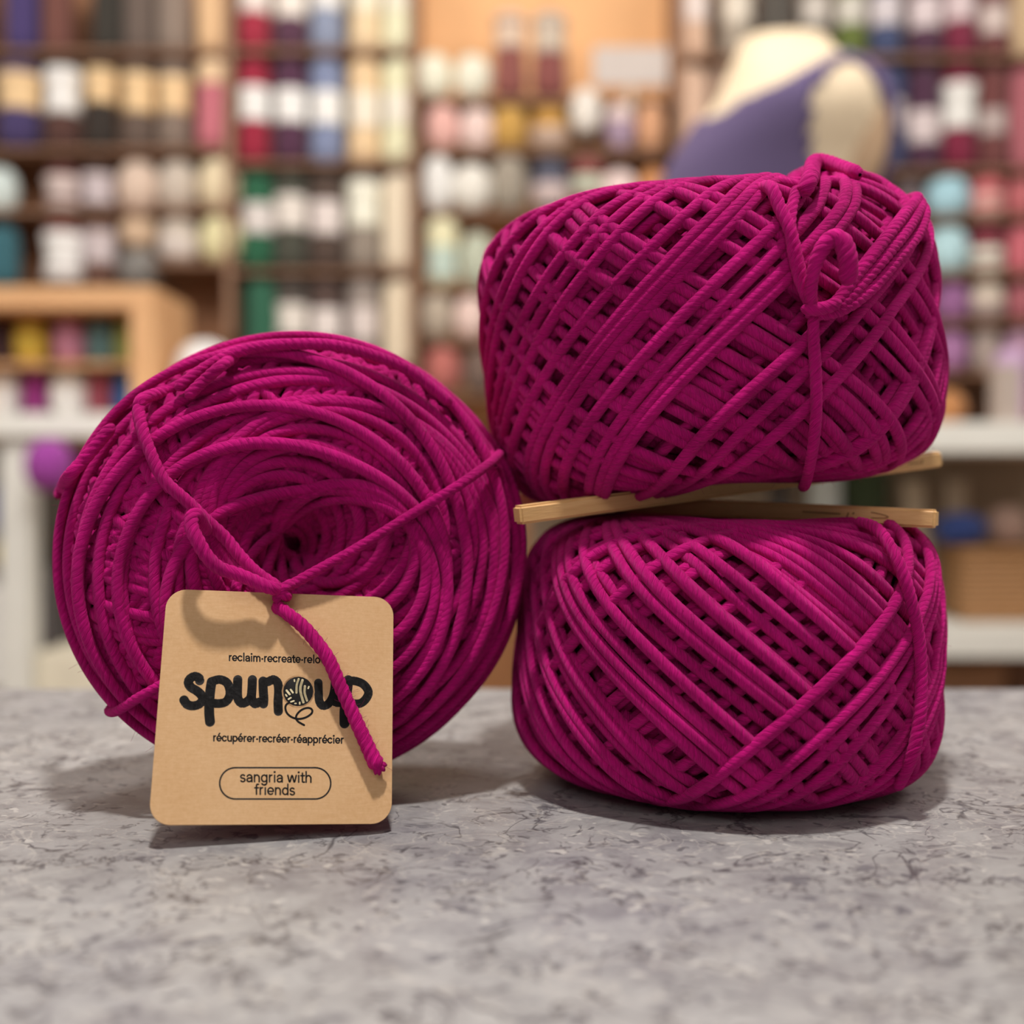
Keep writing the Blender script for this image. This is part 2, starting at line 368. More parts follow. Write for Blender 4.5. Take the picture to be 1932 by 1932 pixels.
P1, N1, *_ = ku.wind(acc, FR, math.radians(-215), math.radians(122), .62, bundles(9), .0028, .0046, RAD*1.06, .0011, 8, 47, .018, .0005, .03)
hairs(acc, P1, N1, 1400, 7, .0008, .0028)
acc.obj('wound_yarn', YARN, up)

# ---- tie strands: paths laid on the ball surface
def world_bvh(k, o, off):
    bpy.context.view_layer.update(); M = o.matrix_world; P, Nn, Q = k.grid(off)
    return BVHTree.FromPolygons([M @ Vector(p) for p in P], [tuple(int(i) for i in q) for q in Q])
def hit(bvh, px, py, lift=0.0):
    o = Vector((0, 0, CAMZ)); d = (at(px, py, 1.0)-o).normalized(); h = bvh.ray_cast(o, d)
    if h[0] is None:
        best = None                          # ray misses: closest surface point to the ray
        for Z in np.linspace(.25, .36, 23):
            q = bvh.find_nearest(at(px, py, Z))
            if best is None or q[3] < best[3]: best = q
        return best[0]+best[1]*lift
    return h[0]+(h[1]*lift if lift < .003 else -d*lift)
def strand(acc, o, pts, rad, M=20, lobes=.10, taper=None, step=.00035, inv=None):
    P = catmull(pts, step); Mi = o.matrix_world.inverted(); P = np.array([tuple(Mi @ Vector(p)) for p in P])
    Nn = np.zeros_like(P); T = np.gradient(P, axis=0); T /= np.linalg.norm(T, axis=1, keepdims=True)+1e-9
    r = np.array([.3, .5, .8]); v = r-T[0]*np.dot(r, T[0]); v /= np.linalg.norm(v)
    for i in range(len(P)):
        v = v-T[i]*np.dot(v, T[i]); v /= np.linalg.norm(v); Nn[i] = v
    rs = 1+.05*smooth_noise(len(P), 14, len(P))
    e = np.minimum(np.arange(len(P)), np.arange(len(P))[::-1])*step/rad; rs *= np.sqrt(np.clip(e*.9+.05, 0, 1))
    if taper is not None: rs *= np.interp(np.linspace(0, 1, len(P)), taper[0], taper[1])
    acc.add(sweep(P, Nn, rad, rad, M, rs, lobes)); return P, Nn

bb = world_bvh(kb, ball, .0062)
TR = np.array([[.96983219, -.24211449, -.02839188], [.23564098, .901265, .36358592], [-.06244081, -.35930762, .93112791]])
TAGM = Matrix([list(r) for r in TR]).to_4x4(); TAGM.translation = Vector((-.05161503, .26306866, CAMZ-.05025112))
tagn = -(TAGM.to_3x3() @ Vector((0, 1, 0)))
def onplane(px, py, off=0.0):
    o = Vector((0, 0, CAMZ)); d = at(px, py, 1.0)-o; c = TAGM.translation+tagn*off
    return o+d*((c-o).dot(tagn)/d.dot(tagn))
knot = onplane(531, 1112, .0016)
acc = Acc()
A = [(266, 772), (268, 800), (282, 845), (310, 905), (345, 955), (395, 1008), (450, 1060), (500, 1098)]
back = [hit(bb, 300, 735, 0)+Vector((.004, .012, .002)), hit(bb, 278, 752, .0005)]
pa = back+[hit(bb, *p, .0008) for p in A[:5]]
zk = knot.y
def atz(px, py, Z): return at(px, py, Z)
h5 = pa[-1]; 
pa = pa[:-1]+[hit(bb, 358, 950, .001), hit(bb, 389, 983, .001), hit(bb, 419, 1014, .0015)]
h5 = pa[-1]; pa += [atz(452, 1048, h5.y+(zk-h5.y)*.35), atz(485, 1081, h5.y+(zk-h5.y)*.75), knot]
strand(acc, ball, pa, .00140)
Bp = [(600, 1075), (680, 1030), (780, 968), (860, 918), (915, 880), (935, 862)]
hB = hit(bb, 860, 918, .0020)
pb = [knot+Vector((.0005, .0004, .0))]+[atz(px, py, zk+(hB.y-zk)*f) for (px, py), f in zip(Bp[:3], (.20, .47, .78))]+[hB, hit(bb, 915, 880, .0012), hit(bb, 936, 862, .0004)+Vector((.001, .004, .001))]
strand(acc, ball, pb, .00120)
pc = [hit(bb, 180, 1352, .0004)+Vector((0, .004, 0)), hit(bb, 197, 1350, .0006), hit(bb, 225, 1338, .0006), hit(bb, 262, 1315, .0006), hit(bb, 295, 1297, .0004), hit(bb, 340, 1270, .0)]
strand(acc, ball, pc, .00115)
# knot lumps
strand(acc, ball, [knot+Vector((-.0035, .001, .0022)), knot+Vector((-.001, -.0013, .0004)), knot+Vector((.0012, -.0012, -.0012)), knot+Vector((.0006, .0016, -.0016))], .0013)
strand(acc, ball, [knot+Vector((.0030, .0015, .0016)), knot+Vector((.0008, -.0018, .0004)), knot+Vector((-.0006, -.0016, -.0016)), onplane(526, 1140, .0016)], .0013)
# loop on the left
strand(acc, ball, [knot, atz(510, 1109, .2668), atz(477, 1095, .2660), atz(444, 1082, .2646), atz(413, 1071, .2636), atz(390, 1049, .2630), atz(374, 1022, .2631), atz(362, 996, .2638), atz(363, 974, .2650), atz(374, 972, .2664), atz(384, 990, .2685), hit(bb, 392, 1008, .0004)], .00150)
# tail through the hole, hanging down the tag
tail = [onplane(522, 1150, -.0015), onplane(526, 1146, .0012), onplane(545, 1160, .0026), onplane(572, 1182, .0030), onplane(600, 1215, .0030), onplane(621, 1246, .0029), onplane(641, 1292, .0027), onplane(665, 1345, .0024), onplane(690, 1400, .0022), onplane(706, 1434, .0020), onplane(718, 1452, .0021)]
Pt, Nt = strand(acc, ball, tail, .00158, 24, .12, ([0, .9, 1], [.95, 1.0, 1.12]))
for q in [(708, 1462), (716, 1463), (726, 1455), (730, 1444)]:
    strand(acc, ball, [onplane(706, 1436, .0020), onplane((706+q[0])/2+3, (1440+q[1])/2, .0022), onplane(q[0], q[1], .0019)], .0007, 10, .0)
hairs(acc, Pt, Nt, 160, 9, .001, .003)
acc.obj('tie_strand', YARN, ball)
# loose wrap standing off the top of the ball and the tail end on its left
acc = Acc()
lp = [hit(bb, 350, 752, .0), hit(bb, 385, 722, .0006), hit(bb, 430, 688, .0010), at(480, 656, .306), at(530, 640, .309), at(590, 641, .311), at(650, 652, .312), at(720, 672, .312), at(790, 704, .312), at(850, 752, .311), at(890, 796, .310), at(915, 835, .310), hit(bb, 932, 880, .0005)]
strand(acc, ball, lp, .00135)
strand(acc, ball, [hit(bb, 330, 735, .0), hit(bb, 400, 690, .0005), hit(bb, 470, 664, .001), hit(bb, 560, 655, .001), hit(bb, 650, 662, .001), hit(bb, 760, 700, .001), hit(bb, 850, 765, .0006)], .00135)
strand(acc, ball, [hit(bb, 215, 800, .0), hit(bb, 165, 868, .0008), hit(bb, 135, 905, .0010), at(118, 922, .309), at(106, 940, .308)], .00150)
acc.obj('loose_strand', YARN, ball)

# upper ball tie with bow
bu = world_bvh(ku, up, .0062)
acc = Acc(); kn = hit(bu, 1530, 590, .0012)
strand(acc, up, [hit(bu, 1440, 348, 0)+Vector((0, .006, .0)), hit(bu, 1452, 358, .0006), hit(bu, 1470, 395, .0006), hit(bu, 1488, 440, .001), hit(bu, 1508, 520, .001), kn], .00145)
strand(acc, up, [hit(bu, 1505, 352, 0), hit(bu, 1492, 400, .0004), hit(bu, 1490, 450, .0008), hit(bu, 1505, 525, .0006), kn], .0013)
strand(acc, up, [kn, hit(bu, 1532, 640, .0008), hit(bu, 1536, 710, .0008), hit(bu, 1537, 780, .0008), hit(bu, 1530, 850, .0008), hit(bu, 1520, 905, .0006), hit(bu, 1515, 925, .0)], .00125)
for dx, dy, rr in ((0, 0, .0015), (-13, -15, .0014), (14, 16, .0014)):
    strand(acc, up, [kn+Vector((-.002, 0, dy*-.00004)), hit(bu, 1570+dx*.3, 582+dy*.4, .0014), hit(bu, 1620+dx*.8, 535+dy, .0012), hit(bu, 1670+dx, 475+dy, .0012), hit(bu, 1712+dx, 425+dy, .0010), hit(bu, 1730+dx*.4, 388+dy*.6, .0010), hit(bu, 1726, 372+dy*.2, .0)+Vector((0, .008, .001))], rr)
strand(acc, up, [hit(bu, 1510, 372, 0), hit(bu, 1525, 345, .0012), hit(bu, 1540, 318, .0016), hit(bu, 1570, 316, .0012)+Vector((0, .004, .001)), hit(bu, 1620, 336, .0008)], .0019)
# bow loop ending in a fuzzy tip
strand(acc, up, [kn, hit(bu, 1530, 560, .0035), hit(bu, 1534, 515, .0065), hit(bu, 1548, 475, .0085), hit(bu, 1570, 450, .0100), hit(bu, 1590, 458, .0115), hit(bu, 1600, 490, .0120), hit(bu, 1600, 520, .0110), hit(bu, 1592, 535, .0085)], .00165, taper=([0, .35, .7, 1], [.8, .85, 1.25, 1.15]))
strand(acc, up, [kn+Vector((-.003, -.0005, .0006)), kn+Vector((0, -.0016, .0004)), kn+Vector((.003, -.0012, .0010)), kn+Vector((.006, -.0004, .0024))], .0014)
acc.obj('tie_strand', YARN, up)
# lower ball tie on its right side
bl = world_bvh(kl, low, .0060)
acc = Acc()
strand(acc, low, [hit(bl, 1640, 985, 0)+Vector((-.002, .004, 0)), hit(bl, 1655, 1005, .0006), hit(bl, 1690, 1065, .0008), hit(bl, 1712, 1130, .0008), hit(bl, 1727, 1200, .0008), hit(bl, 1732, 1280, .0008), hit(bl, 1728, 1360, .0008), hit(bl, 1715, 1430, .0005), hit(bl, 1690, 1490, .0)], .00140)
acc.obj('tie_strand', YARN, low)

# ------------------------------------------------------------------ wooden sticks between the balls
SW1 = wood('pale_stick_wood', lin('#c89a62', .85), lin('#e0b880', .85), .45, (12, 160, 160), 3)
def stick(p0, p1, label):
    d = (p1-p0); L = d.length; rot = d.to_track_quat('X', 'Z').to_matrix(); c = (p0+p1)/2
    o = empty('wooden_stick', c, rot.to_euler()); tag(o, label, 'stick', 'wooden sticks between the stacked balls')
    bm = bmesh.new(); box(bm, (0, 0, 0), (L, .0052, .0049)); 
    for s in (-1, 1):
        for v in bm.verts:
            if v.co.x*s > L/2-1e-6: v.co.y *= .9; v.co.z *= .9
    bmesh.ops.bevel(bm, geom=bm.edges[:], offset=.0006, segments=3, affect='EDGES')
    bm_obj('stick_body', bm, SW1, o); return o, L
sB, LB = stick(at(978, 941, .345), at(1768, 979, .286), 'pale wooden stick whose near right end slopes down over the lower yarn ball')
sA, LA = stick(at(975, 972, .283), at(1768, 866, .333), 'pale wooden stick whose far right end tilts up under the upper yarn ball')
burn = plain('scorched_mark', lin('#7a5330'), .7)
def mark(o, pts, w):
    bm = bmesh.new()
    for (x0, z0), (x1, z1) in zip(pts[:-1], pts[1:]):
        d = Vector((x1-x0, 0, z1-z0)); n = Vector((-d.z, 0, d.x)).normalized()*w/2; y = -.00263
        vs_ = [bm.verts.new(Vector((x, y, z))+s*n) for (x, z), s in (((x0, z0), 1), ((x0, z0), -1), ((x1, z1), -1), ((x1, z1), 1))]
        bm.faces.new(vs_)
    bm_obj('stamped_mark', bm, burn, o)
mark(sB, [(LB/2-.021, -.0008), (LB/2-.0205, .0006)], .0003); mark(sB, [(LB/2-.0195, .0003), (LB/2-.0191, .0007)], .0003)
mark(sB, [(LB/2-.0150, .0010), (LB/2-.0115, .0004), (LB/2-.0108, 0), (LB/2-.0118, -.0003), (LB/2-.0150, -.0004)], .00016)
mark(sB, [(LB/2-.032, .0003), (LB/2-.0225, .0002)], .00025)
mark(sA, [(LA/2-.0080, -.0006), (LA/2-.0075, .0006)], .00035); mark(sA, [(LA/2-.0125, -.0001), (LA/2-.0085, -.0001)], .00025)

# ------------------------------------------------------------------ hang tag
tg = empty('hang_tag', TAGM.translation, TAGM.to_euler())
tag(tg, 'square tan kraft card hang tag with bold black lettering, hung from the left yarn ball', 'tag')
bpy.context.view_layer.update(); TI = TAGM.inverted()
def tl(px, py):
    q = TI @ onplane(px, py); return (q.x, q.z)
def kraft():
    k = N('kraft_card'); v = objco(k); a = noise(k, v, 900, 3, .7); b = noise(k, objco(k, (300, 300, 2500)), 1.0, 3, .6); c = noise(k, v, 60, 2)
    f = k.math('ADD', k.math('ADD', k.math('MULTIPLY', a.outputs[0], .4), k.math('MULTIPLY', b.outputs[0], .3)), k.math('MULTIPLY', c.outputs[0], .3))
    k.l(k.ramp(f, [(.35, lin('#cda274', .98)), (.65, lin('#dcb58a', .98))]), k.b.inputs['Base Color']); k.b.inputs['Roughness'].default_value = .75
    k.b.inputs['Specular IOR Level'].default_value = .2
    k.l(k.bump(a.outputs[0], .00005, .5), k.b.inputs['Normal']); return k.m
KR = kraft(); INK = plain('black_ink', (.012, .010, .011, 1), .6, .2, 400); PALE = plain('unprinted_card', lin('#e0cda8', .78), .8)
def curve_mesh(name, splines, extrude, bevel, mat, parent, shift=(0, 0, 0)):
    cu = bpy.data.curves.new(name, 'CURVE'); cu.dimensions = '2D'; cu.fill_mode = 'BOTH'; cu.extrude = extrude; cu.bevel_depth = bevel; cu.bevel_resolution = 2
    for pts in splines:
        s = cu.splines.new('POLY'); s.points.add(len(pts)-1); s.use_cyclic_u = True
        for p, (x, y) in zip(s.points, pts): p.co = (x, y, 0, 1)
    return solid(name, cu, mat, parent, shift)
def solid(name, cu, mat, parent, shift, keep=True):
    t = bpy.data.objects.new('t', cu); COL.objects.link(t); bpy.context.view_layer.update()
    me = bpy.data.meshes.new_from_object(t.evaluated_get(bpy.context.evaluated_depsgraph_get())); bpy.data.objects.remove(t)
    me.name = name; me.transform(Matrix.Translation(Vector(shift)) @ Matrix.Rotation(math.pi/2, 4, 'X'))
    me.materials.clear(); me.materials.append(mat); return link(bpy.data.objects.new(name, me), parent)
S2 = .0254; rc = .0044; out = []
for cx_, cy_, a0 in ((S2-rc, S2-rc, 0), (-S2+rc, S2-rc, 90), (-S2+rc, -S2+rc, 180), (S2-rc, -S2+rc, 270)):
    out += [(cx_+rc*math.cos(math.radians(a0+i*9)), cy_+rc*math.sin(math.radians(a0+i*9))) for i in range(11)]
hx, hz = tl(524, 1149); hr = .00135
curve_mesh('card', [out, [(hx+hr*math.cos(i*math.pi/16), hz+hr*math.sin(i*math.pi/16)) for i in range(32)]], .00022, .00006, KR, tg, (0, .00028, 0))
def inkmesh(name, strokes, mat, lift):
    bm = bmesh.new(); y = -lift
    for pts, w in strokes:
        q = np.array([tl(*p) for p in pts]); w = w/FPX*.2625
        q = catmull([(a, 0, b) for a, b in q], w*.12)[:, [0, 2]] if len(q) > 2 else q
        for a, b in zip(q[:-1], q[1:]):
            d = (b-a); n = np.array([-d[1], d[0]])/(np.linalg.norm(d)+1e-12)*w/2
            f = bm.faces.new([bm.verts.new((p[0], y, p[1])) for p in (a+n, a-n, b-n, b+n)])
        for c in q[::2].tolist()+[q[-1].tolist()]:
            bm.faces.new([bm.verts.new((c[0]+w/2*math.cos(i*math.pi/10), y, c[1]+w/2*math.sin(i*math.pi/10))) for i in range(20)])
    bmesh.ops.recalc_face_normals(bm, faces=bm.faces[:])
    for f in bm.faces:
        if f.normal.y > 0: f.normal_flip()
    return bm_obj(name, bm, mat, tg)
cA = lambda L: [(330+x/9.66, 1220+y/9.66) for x, y in L]
cB = lambda L: [(510+x/9.66, 1220+y/9.66) for x, y in L]
W = 165/9.66
inkmesh('printed_wordmark', [
    (cA([(452, 622), (440, 575), (365, 540), (280, 580), (245, 655), (290, 740), (390, 800), (480, 880), (510, 960), (440, 1050), (320, 1080), (220, 1050), (165, 972)]), W),
    (cA([(670, 640), (645, 800), (628, 1000), (625, 1200), (640, 1372)]), W*1.06),
    (cA([(680, 630), (820, 600), (950, 660), (1003, 800), (990, 920), (920, 1010), (800, 1038), (690, 1030)]), W*.98),
    (cA([(1145, 600), (1140, 800), (1150, 950), (1215, 1030), (1300, 1010), (1380, 930), (1402, 800), (1412, 600)]), W),
    (cA([(1402, 800), (1400, 950), (1460, 1043), (1535, 1010)]), W),
    (cA([(1605, 625), (1610, 800), (1620, 950), (1615, 1045)]), W),
    (cA([(1610, 640), (1700, 640), (1790, 600), (1870, 660), (1890, 800), (1880, 1000), (1885, 1180)]), W),
    (cB([(875, 660), (880, 850), (890, 980), (930, 1060), (985, 1078), (1060, 1040), (1130, 930), (1165, 800), (1180, 640)]), W*.95),
    (cB([(1150, 900), (1180, 1010), (1260, 1025)]), W*.95),
    (cB([(1420, 610), (1400, 800), (1370, 1000), (1352, 1200), (1352, 1400)]), W*1.12),
    (cB([(1430, 620), (1560, 630), (1700, 690), (1788, 820), (1750, 940), (1650, 1030), (1520, 1040), (1400, 1020)]), W*.98)], INK, .00001)
def disc_px(c, r, m=40): return [(c[0]+r*math.cos(i*2*math.pi/m), c[1]+r*math.sin(i*2*math.pi/m)) for i in range(m+1)]
cc = (510+510/9.66, 1220+816/9.66)
inkmesh('printed_emblem_rim', [([(cc[0]-.1, cc[1]), (cc[0]+.1, cc[1])], 600/9.66)], KR, .00002)
inkmesh('printed_emblem', [([(cc[0]-.1, cc[1]), (cc[0]+.1, cc[1])], 546/9.66),
    (cB([(350, 1020), (290, 1060), (275, 1130), (310, 1220), (400, 1290), (520, 1318), (640, 1293), (740, 1230), (766, 1170), (730, 1125), (650, 1120), (560, 1160), (490, 1230), (468, 1300), (500, 1360), (560, 1400), (615, 1430)]), 3.9)], INK, .00003)
sw = lambda L, w: (cB(L), w/9.66)
inkmesh('printed_emblem_lines', [sw([(515, 592), (482, 700), (476, 838)], 38), sw([(585, 612), (550, 740), (556, 850), (602, 1015)], 44), sw([(630, 722), (624, 830), (640, 900), (668, 982)], 40),
    sw([(438, 606), (440, 630)], 28), sw([(702, 730), (690, 762)], 26), sw([(297, 800), (352, 868)], 38), sw([(372, 785), (410, 838)], 33), sw([(282, 878), (300, 903)], 28),
    sw([(332, 958), (373, 932)], 30), sw([(377, 1006), (428, 990)], 28), sw([(450, 1036), (468, 1036)], 26), sw([(536, 1018), (536, 1044)], 28)], PALE, .00004)
def arc(cx, cy, rx, ry, a0, a1, n=14): return [(cx+rx*math.cos(math.radians(a)), cy+ry*math.sin(math.radians(a))) for a in np.linspace(a0, a1, n)]
XO = arc(.5, .5, .38, .42, 0, 360, 24)
GL = {'o': (1, [XO]), 'c': (.95, [arc(.5, .5, .38, .42, 42, 318)]), 'e': (1, [[(.14, .47), (.86, .47)], arc(.5, .5, .38, .42, -4, 312, 20)]),
 'l': (.46, [[(.23, .06), (.23, 1.42)]]), 'i': (.46, [[(.23, .06), (.23, .92)], [(.22, 1.32), (.24, 1.32)]]), 'r': (.66, [[(.2, .06), (.2, .93)], arc(.52, .58, .32, .34, 180, 92, 8)]),
 'n': (1, [[(.18, .06), (.18, .93)], arc(.5, .56, .32, .36, 180, 0, 10)+[(.82, .06)]]), 'm': (1.5, [[(.18, .06), (.18, .93)], arc(.46, .58, .28, .34, 180, 0, 10)+[(.74, .06)], arc(1.02, .58, .28, .34, 180, 0, 10)+[(1.30, .06)]]),
 'u': (1, [[(.18, .93)]+arc(.5, .42, .32, .36, 180, 360, 10)+[(.82, .93)], [(.82, .93), (.82, .06)]]), 'h': (1, [[(.18, .06), (.18, 1.42)], arc(.5, .56, .32, .36, 180, 0, 10)+[(.82, .06)]]),
 'p': (1.02, [[(.17, .93), (.17, -.36)], arc(.5, .5, .36, .42, 0, 360, 24)]), 'd': (1.02, [[(.85, .06), (.85, 1.42)], arc(.5, .5, .36, .42, 0, 360, 24)]),
 'g': (1.02, [arc(.5, .5, .36, .42, 0, 360, 24), [(.85, .93), (.85, .0)]+arc(.5, -.02, .35, .32, 0, -150, 10)]), 'a': (.96, [[(.16, .72)]+arc(.46, .62, .32, .31, 140, 0, 8)+[(.80, .06)], [(.79, .56), (.45, .52)]+arc(.40, .29, .26, .22, 100, 290, 9)+[(.66, .14), (.79, .34)]]),
 's': (.88, [arc(.44, .70, .27, .22, 35, 230, 9)+arc(.44, .27, .29, .22, 68, -150, 11)]), 't': (.6, [[(.28, 1.22), (.28, .22), (.36, .08), (.54, .08)], [(.06, .90), (.54, .90)]]), 'f': (.6, [[(.28, .06), (.28, 1.14), (.38, 1.34), (.56, 1.35)], [(.06, .90), (.54, .90)]]),
 'v': (.9, [[(.1, .92), (.45, .08), (.8, .92)]]), 'w': (1.34, [[(.1, .92), (.36, .08), (.67, .9), (.98, .08), (1.24, .92)]]), '\u00b7': (.5, [[(.24, .5), (.26, .5)]]), ' ': (.5, [])}
GL['\u00e9'] = (1, GL['e'][1]+[[(.44, 1.16), (.62, 1.40)]])
def text(name, body, p0, p1, wt):
    w = sum(GL[c][0] for c in body); x = 0; st = []; sx = (p1[0]-p0[0])/w; sh = (p1[1]-p0[1])/(p1[0]-p0[0]); sy = sx*1.06
    for c in body:
        for L in GL[c][1]:
            k_ = 1.35 if (len(L) == 2 and abs(L[0][0]-L[1][0]) < .03 and abs(L[0][1]-L[1][1]) < .01) else 1
            st.append(([(p0[0]+(x+a)*sx, p0[1]+(x+a)*sx*sh-b*sy) for a, b in L], wt*sx*k_))
        x += GL[c][0]
    return inkmesh(name, st, INK, .00001)
text('printed_slogan', 'reclaim\u00b7recreate\u00b7relove', (431, 1247), (624, 1252.1), .26)
text('printed_slogan', 'r\u00e9cup\u00e9rer\u00b7recr\u00e9er\u00b7r\u00e9appr\u00e9cier', (401.5, 1398.5), (649, 1403), .27)
text('printed_colour_name', 'sangria with', (452, 1475.5), (589, 1477), .21)
text('printed_colour_name', 'friends', (480, 1499.5), (557.5, 1500.5), .21)
x0, x1, y0, y1 = 414.5, 624, 1448.5, 1507.5; r_ = (y1-y0)/2
pill = [(x0+r_-r_*math.sin(a), (y0+y1)/2-r_*math.cos(a)-.0) for a in np.linspace(0, math.pi, 22)]+[(x1-r_+r_*math.sin(a), (y0+y1)/2+r_*math.cos(a)) for a in np.linspace(0, math.pi, 22)]
pill = pill+[pill[0]]; inkmesh('printed_outline', [([a, b], 3.0) for a, b in zip(pill[:-1], pill[1:])], INK, .00001)

# ------------------------------------------------------------------ yarn wall: shelves and skeins
ZS = 2.66
BAND = {}
def band_mat(h):
    return plain('paper_band_'+h.strip('#'), lin(h, KBG), .8)
def lathe(name, prof, seg, mat, parent=None, sq=1.0):
    V = []; F = []
    for r, z in prof: V += [(r*math.cos(2*math.pi*i/seg), sq*r*math.sin(2*math.pi*i/seg), z) for i in range(seg)]
    for j in range(len(prof)-1):
        for i in range(seg): F.append((j*seg+i, j*seg+(i+1) % seg, (j+1)*seg+(i+1) % seg, (j+1)*seg+i))
    F.append(tuple(range(seg-1, -1, -1))); F.append(tuple((len(prof)-1)*seg+i for i in range(seg)))
    return mesh_obj(name, V, F, mat, parent)
ITEMS = []
def skein(cname, hexc, px, y0, y1, w, place, band=None, Z=ZS, group=None, kind='skein'):
    base = at(px, y1, Z); R = w/2/FPX*Z; H = (y1-y0)/FPX*Z
    if Z < 2.5: base.z = at(px, y1, 2.25).z+.0008; H = (y1-y0)/FPX*2.25
    ez = min(.45*H, R*.9) if kind == 'skein' else H/2
    prof = []
    for i in range(8):
        a = i/7*math.pi/2; prof.append((max(.001, R*math.sin(a)**.7) if i else R*.25, ez*(1-math.cos(a))))
    if kind == 'skein' and band: 
        zc = (y1-band[0])/FPX*Z; zc = min(max(zc, ez*1.05), H-ez*1.05) if H > 2.3*ez else H/2
        prof += [(R*.86, zc-.016), (R*.80, zc), (R*.86, zc+.016)] if H > 2.6*ez else [(R*.82, zc)]
    prof += [(r, H-z) for r, z in reversed(prof[:8])]
    if prof[7] == prof[8] or abs(prof[7][1]-prof[8][1]) < 1e-6: prof.pop(8)
    o = lathe('yarn_skein' if kind == 'skein' else 'round_yarn_ball', prof, 20, skein_mat(hexc)); o.location = base
    lb = f'{cname} yarn {"skein" if kind == "skein" else "ball"}'
    if band:
        yc, h, bh, bn = band; zc = (y1-yc)/FPX*Z; hh = h/FPX*Z/2; lo, hi = zc-hh, zc+hh
        lo = max(lo, .02*H); hi = min(hi, .98*H)
        rr = lambda z: np.interp(z, [p[1] for p in prof], [p[0] for p in prof])
        bp = [(rr(z)+.0025, z) for z in np.linspace(lo, hi, 7)]; bo = lathe('label_band', bp, 20, band_mat(bh), o); bo['label'] = bn+' paper label band'
        lb += f' with {bn} label band'
    tag(o, f'{lb} {place}', 'yarn', group); ITEMS.append(o['label']); return o
def shelf_unit(label, boards, Z0, Z1, mat, sides=(), th=.007, name='wall_shelf', back=None):
    xs = [b[0] for b in boards]; o = empty(name, (at((min(xs)+max(b[1] for b in boards))/2, CY, Z1).x, Z1, at(0, max(b[2] for b in boards), ZS).z)); tag(o, label, 'shelf'); bpy.context.view_layer.update()
    def part(n, c, s, m, bev=.001): return box_obj(n, Vector(c)-o.location, s, m, o, bev)
    for a, b, y in boards:
        p, q = at(a, y, ZS), at(b, y, ZS); part('shelf_board', ((p.x+q.x)/2, (Z0+Z1)/2, p.z-th/2), (q.x-p.x, Z1-Z0, th), mat)
    for x, ya, yb in sides:
        p, q = at(x, ya, ZS), at(x, yb, ZS); part('side_panel', (p.x, (Z0+Z1)/2, (p.z+q.z)/2), (.014, Z1-Z0, p.z-q.z), mat)
    if back:
        a, b, ya, yb, m = back; p, q = at(a, ya, ZS), at(b, yb, ZS); part('back_panel', ((p.x+q.x)/2, Z1+.006, (p.z+q.z)/2), (q.x-p.x, .012, p.z-q.z), m)
    return o
SHB = wood('brown_shelf_wood', lin('#7a5c49', KBG), lin('#8c6b55', KBG), .6, (3, 12, 12))
BKB = plain('brown_shelf_back', lin('#94694c', KBG), .75, .1, 8); BKD = plain('dark_shelf_back', lin('#6a5242', KBG), .75, .1, 8)
BKO = plain('orange_ply_back', lin('#d9a272', KBG), .6, .06, 5)
F0, F1 = 2.61, 2.80
shelf_unit('brown wooden wall shelf of yarn at the far left', [(-60, 438, 108), (-60, 438, 290), (-60, 290, 405), (300, 438, 402), (-60, 290, 547), (300, 438, 502)], F0, F1, SHB, [(-58, -80, 640), (441, -80, 640)], back=(-60, 441, -80, 660, BKB))
shelf_unit('brown wooden wall shelf of yarn columns behind the left yarn ball', [(445, 785, 106), (445, 785, 316), (445, 785, 516), (445, 785, 702)], F0, F1, SHB, [(782, -80, 760)], back=(448, 782, -80, 760, BKD))
shelf_unit('orange plywood wall shelf of mixed yarn at the centre', [(790, 1272, 190), (790, 1272, 287), (790, 1272, 402), (790, 1272, 545), (790, 1272, 642), (790, 1272, 745)], F0+.03, F1, SHB, back=(786, 1275, -90, 800, BKO))
shelf_unit('dark wooden wall shelf of yarn on the right behind the dress form', [(1278, 1990, 118), (1278, 1990, 328), (1690, 1990, 416), (1690, 1990, 522), (1690, 1990, 612), (1690, 1990, 706)], F0, F1, SHB, [(1276, -80, 520), (1990, -80, 720)], back=(1278, 1990, -80, 800, BKD))

W_, C_, G_ = ('white', 'cream', 'grey')
def wb(y, h=62, hx='#e2dcd8', n='white'): return (y, h, hx, n)
def cb_(y, h=62, hx='#d0b48c', n='cream'): return (y, h, hx, n)
pl = 'in the top row, far left shelf'; g = 'skeins on the far left shelf'
for c, hx, x, w in (('navy', '#443868', 45, 66), ('maroon', '#6b443e', 110, 58), ('charcoal', '#35322e', 205, 58), ('dark grey', '#625650', 265, 62), ('taupe', '#82746b', 330, 64), ('tan', '#d4b08a', 404, 64)):
    skein(c, hx, x, -70, 107, w, pl, group=g)
pl = 'in the second row, far left shelf'
for c, hx, x, w, b, y0 in (('navy', '#403660', 38, 84, cb_(180, 66), 116), ('dark maroon', '#4e3430', 120, 70, wb(178, 84), 118), ('black', '#302a27', 192, 60, cb_(168, 62), 118), ('dark grey', '#5e5049', 262, 62, cb_(182, 72), 116), ('taupe', '#7a6c63', 330, 62, cb_(185, 66), 116), ('rose pink', '#b76a78', 405, 66, (138, 52, '#dcb898', 'tan'), 112)):
    skein(c, hx, x, y0, 289, w, pl, b, group=g)
pl = 'in the third row, far left shelf'
